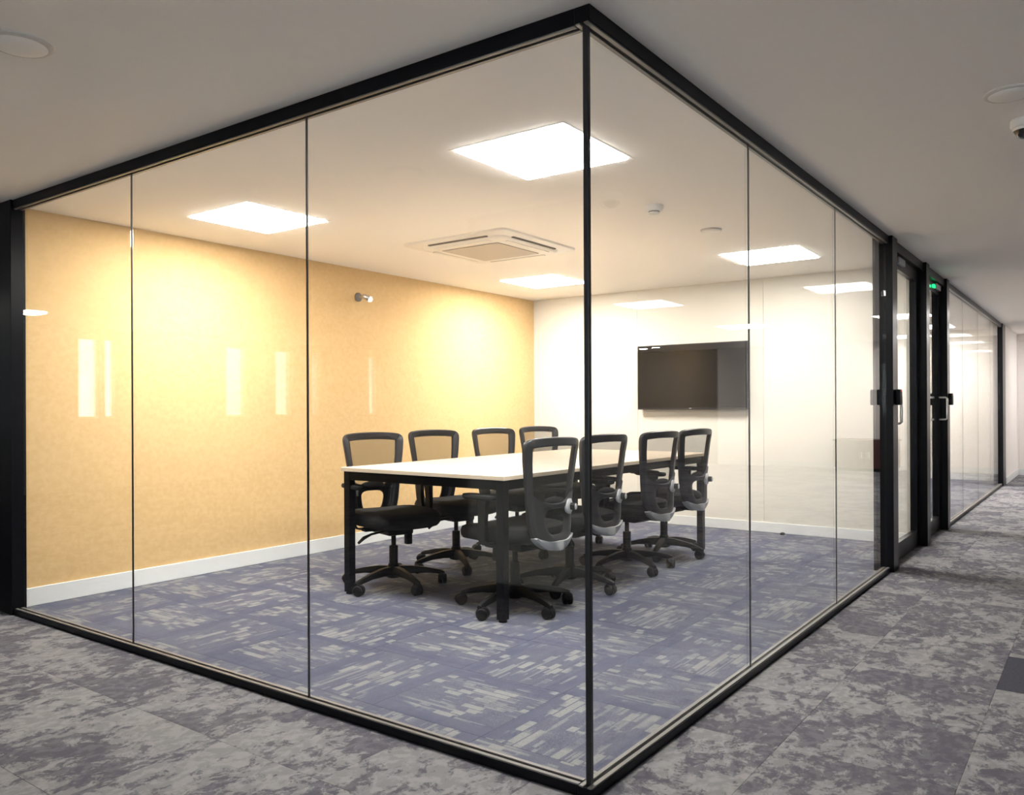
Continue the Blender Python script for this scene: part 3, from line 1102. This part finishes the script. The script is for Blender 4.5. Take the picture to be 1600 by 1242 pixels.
    for i, (x, z) in enumerate(arc):
        u = 2 * i / (len(arc) - 1) - 1
        wdt = 0.046 * max(0.06, 1 - abs(u) ** 2.2) ** 0.8
        nx, nz = -x * 1.6, 0.30
        l = math.hypot(nx, nz)
        ix, iz = x + nx / l * wdt, z + nz / l * wdt
        yb0 = shell_y(x, z, True)
        yb1 = shell_y(ix, iz, True)
        rings.append([(x * 1.012, back_y(x, z) + 0.0005, z - 0.003), (x * 1.012, yb0 - 0.010, z - 0.003), (x * .99, yb0 - 0.016, z + 0.003),
                      ((x + ix) / 2, (yb0 + yb1) / 2 - 0.017, (z + iz) / 2), (ix, yb1 - 0.012, iz), (ix, yb1 + 0.004, iz)])
    add_rings(bm, rings)
    so = obj('bottom_trim', bm, 'silver', t, True)
    so['label'] = 'silver crescent trim under the back'
    # lumbar knobs
    KX, KY = 0.100, -0.294
    ka = R(-72)                                       # the knob points backwards, a little outwards
    kc, ks = math.cos(ka), math.sin(ka)
    def kring(r_, d, n, ez=1.0):
        return [(KX + kc * d - ks * r_ * math.cos(q), KY + ks * d + kc * r_ * math.cos(q), 0.562 + r_ * ez * math.sin(q)) for q in [2 * PI * i / n for i in range(n)]]
    for s in (1,):
        bm = bmesh.new()
        prof = [(0.030, -0.012), (0.036, 0.0), (0.036, 0.008), (0.026, 0.014)]
        rings = []
        for r_, d in prof:
            rings.append(kring(r_, d, 28, 1.12))
        add_rings(bm, rings)
        kb = obj('knob_disc', bm, 'pale_knob', t, True)
        kb['label'] = 'pale grey lumbar knob disc'
        bm = bmesh.new()
        rings = []
        for r_, d in ((0.019, 0.010), (0.019, 0.036), (0.017, 0.0395)):
            rings.append(kring(r_, d, 20))
        add_rings(bm, rings)
        obj('knob', bm, 'black_plastic', kb, True)
        bm = bmesh.new()
        rings = []
        for r_, d in ((0.0155, 0.0395), (0.0145, 0.043)):
            rings.append(kring(r_, d, 20))
        add_rings(bm, rings)
        obj('knob_cap', bm, 'silver', kb, True)
    return t

CG = 'mesh back office chairs around the conference table'
spots = [   # x, y, heading, heading of the star base, label
    (1.625, 1.435, R(-8), R(36), 'black mesh office chair nearest the corner post, back to the corridor'),
    (2.210, 1.455, R(-9), R(50), 'black mesh office chair just right of the corner post, second from the near end'),
    (2.920, 1.450, R(-9), R(26), 'black mesh office chair third along the corridor side of the table'),
    (3.545, 1.480, R(-8), R(49), 'black mesh office chair under the screen, last on the corridor side'),
    (1.635, 2.345, R(162), R(36), 'leftmost black mesh office chair, facing us at the near table end'),
    (2.305, 2.415, R(165), R(18), 'black mesh office chair second from left along the mustard wall'),
    (2.955, 2.375, R(167), R(40), 'black mesh office chair third from left along the mustard wall'),
    (3.560, 2.375, R(166), R(10), 'black mesh office chair in the far corner by the white wall'),
]
first = make_chair(spots[0][4], CG)
for n_, (x, y, a, b, lab) in enumerate(spots):
    if n_ == 0:
        ch = first
        ch.location = (x, y, 0)
        ch.rotation_euler.z = a
    else:
        ch = dup(first, (x, y, 0), a, lab, CG)
    for part in ch.children:
        if part.name.startswith('base_leg'):
            part.rotation_euler.z = b - PI / 2 - a
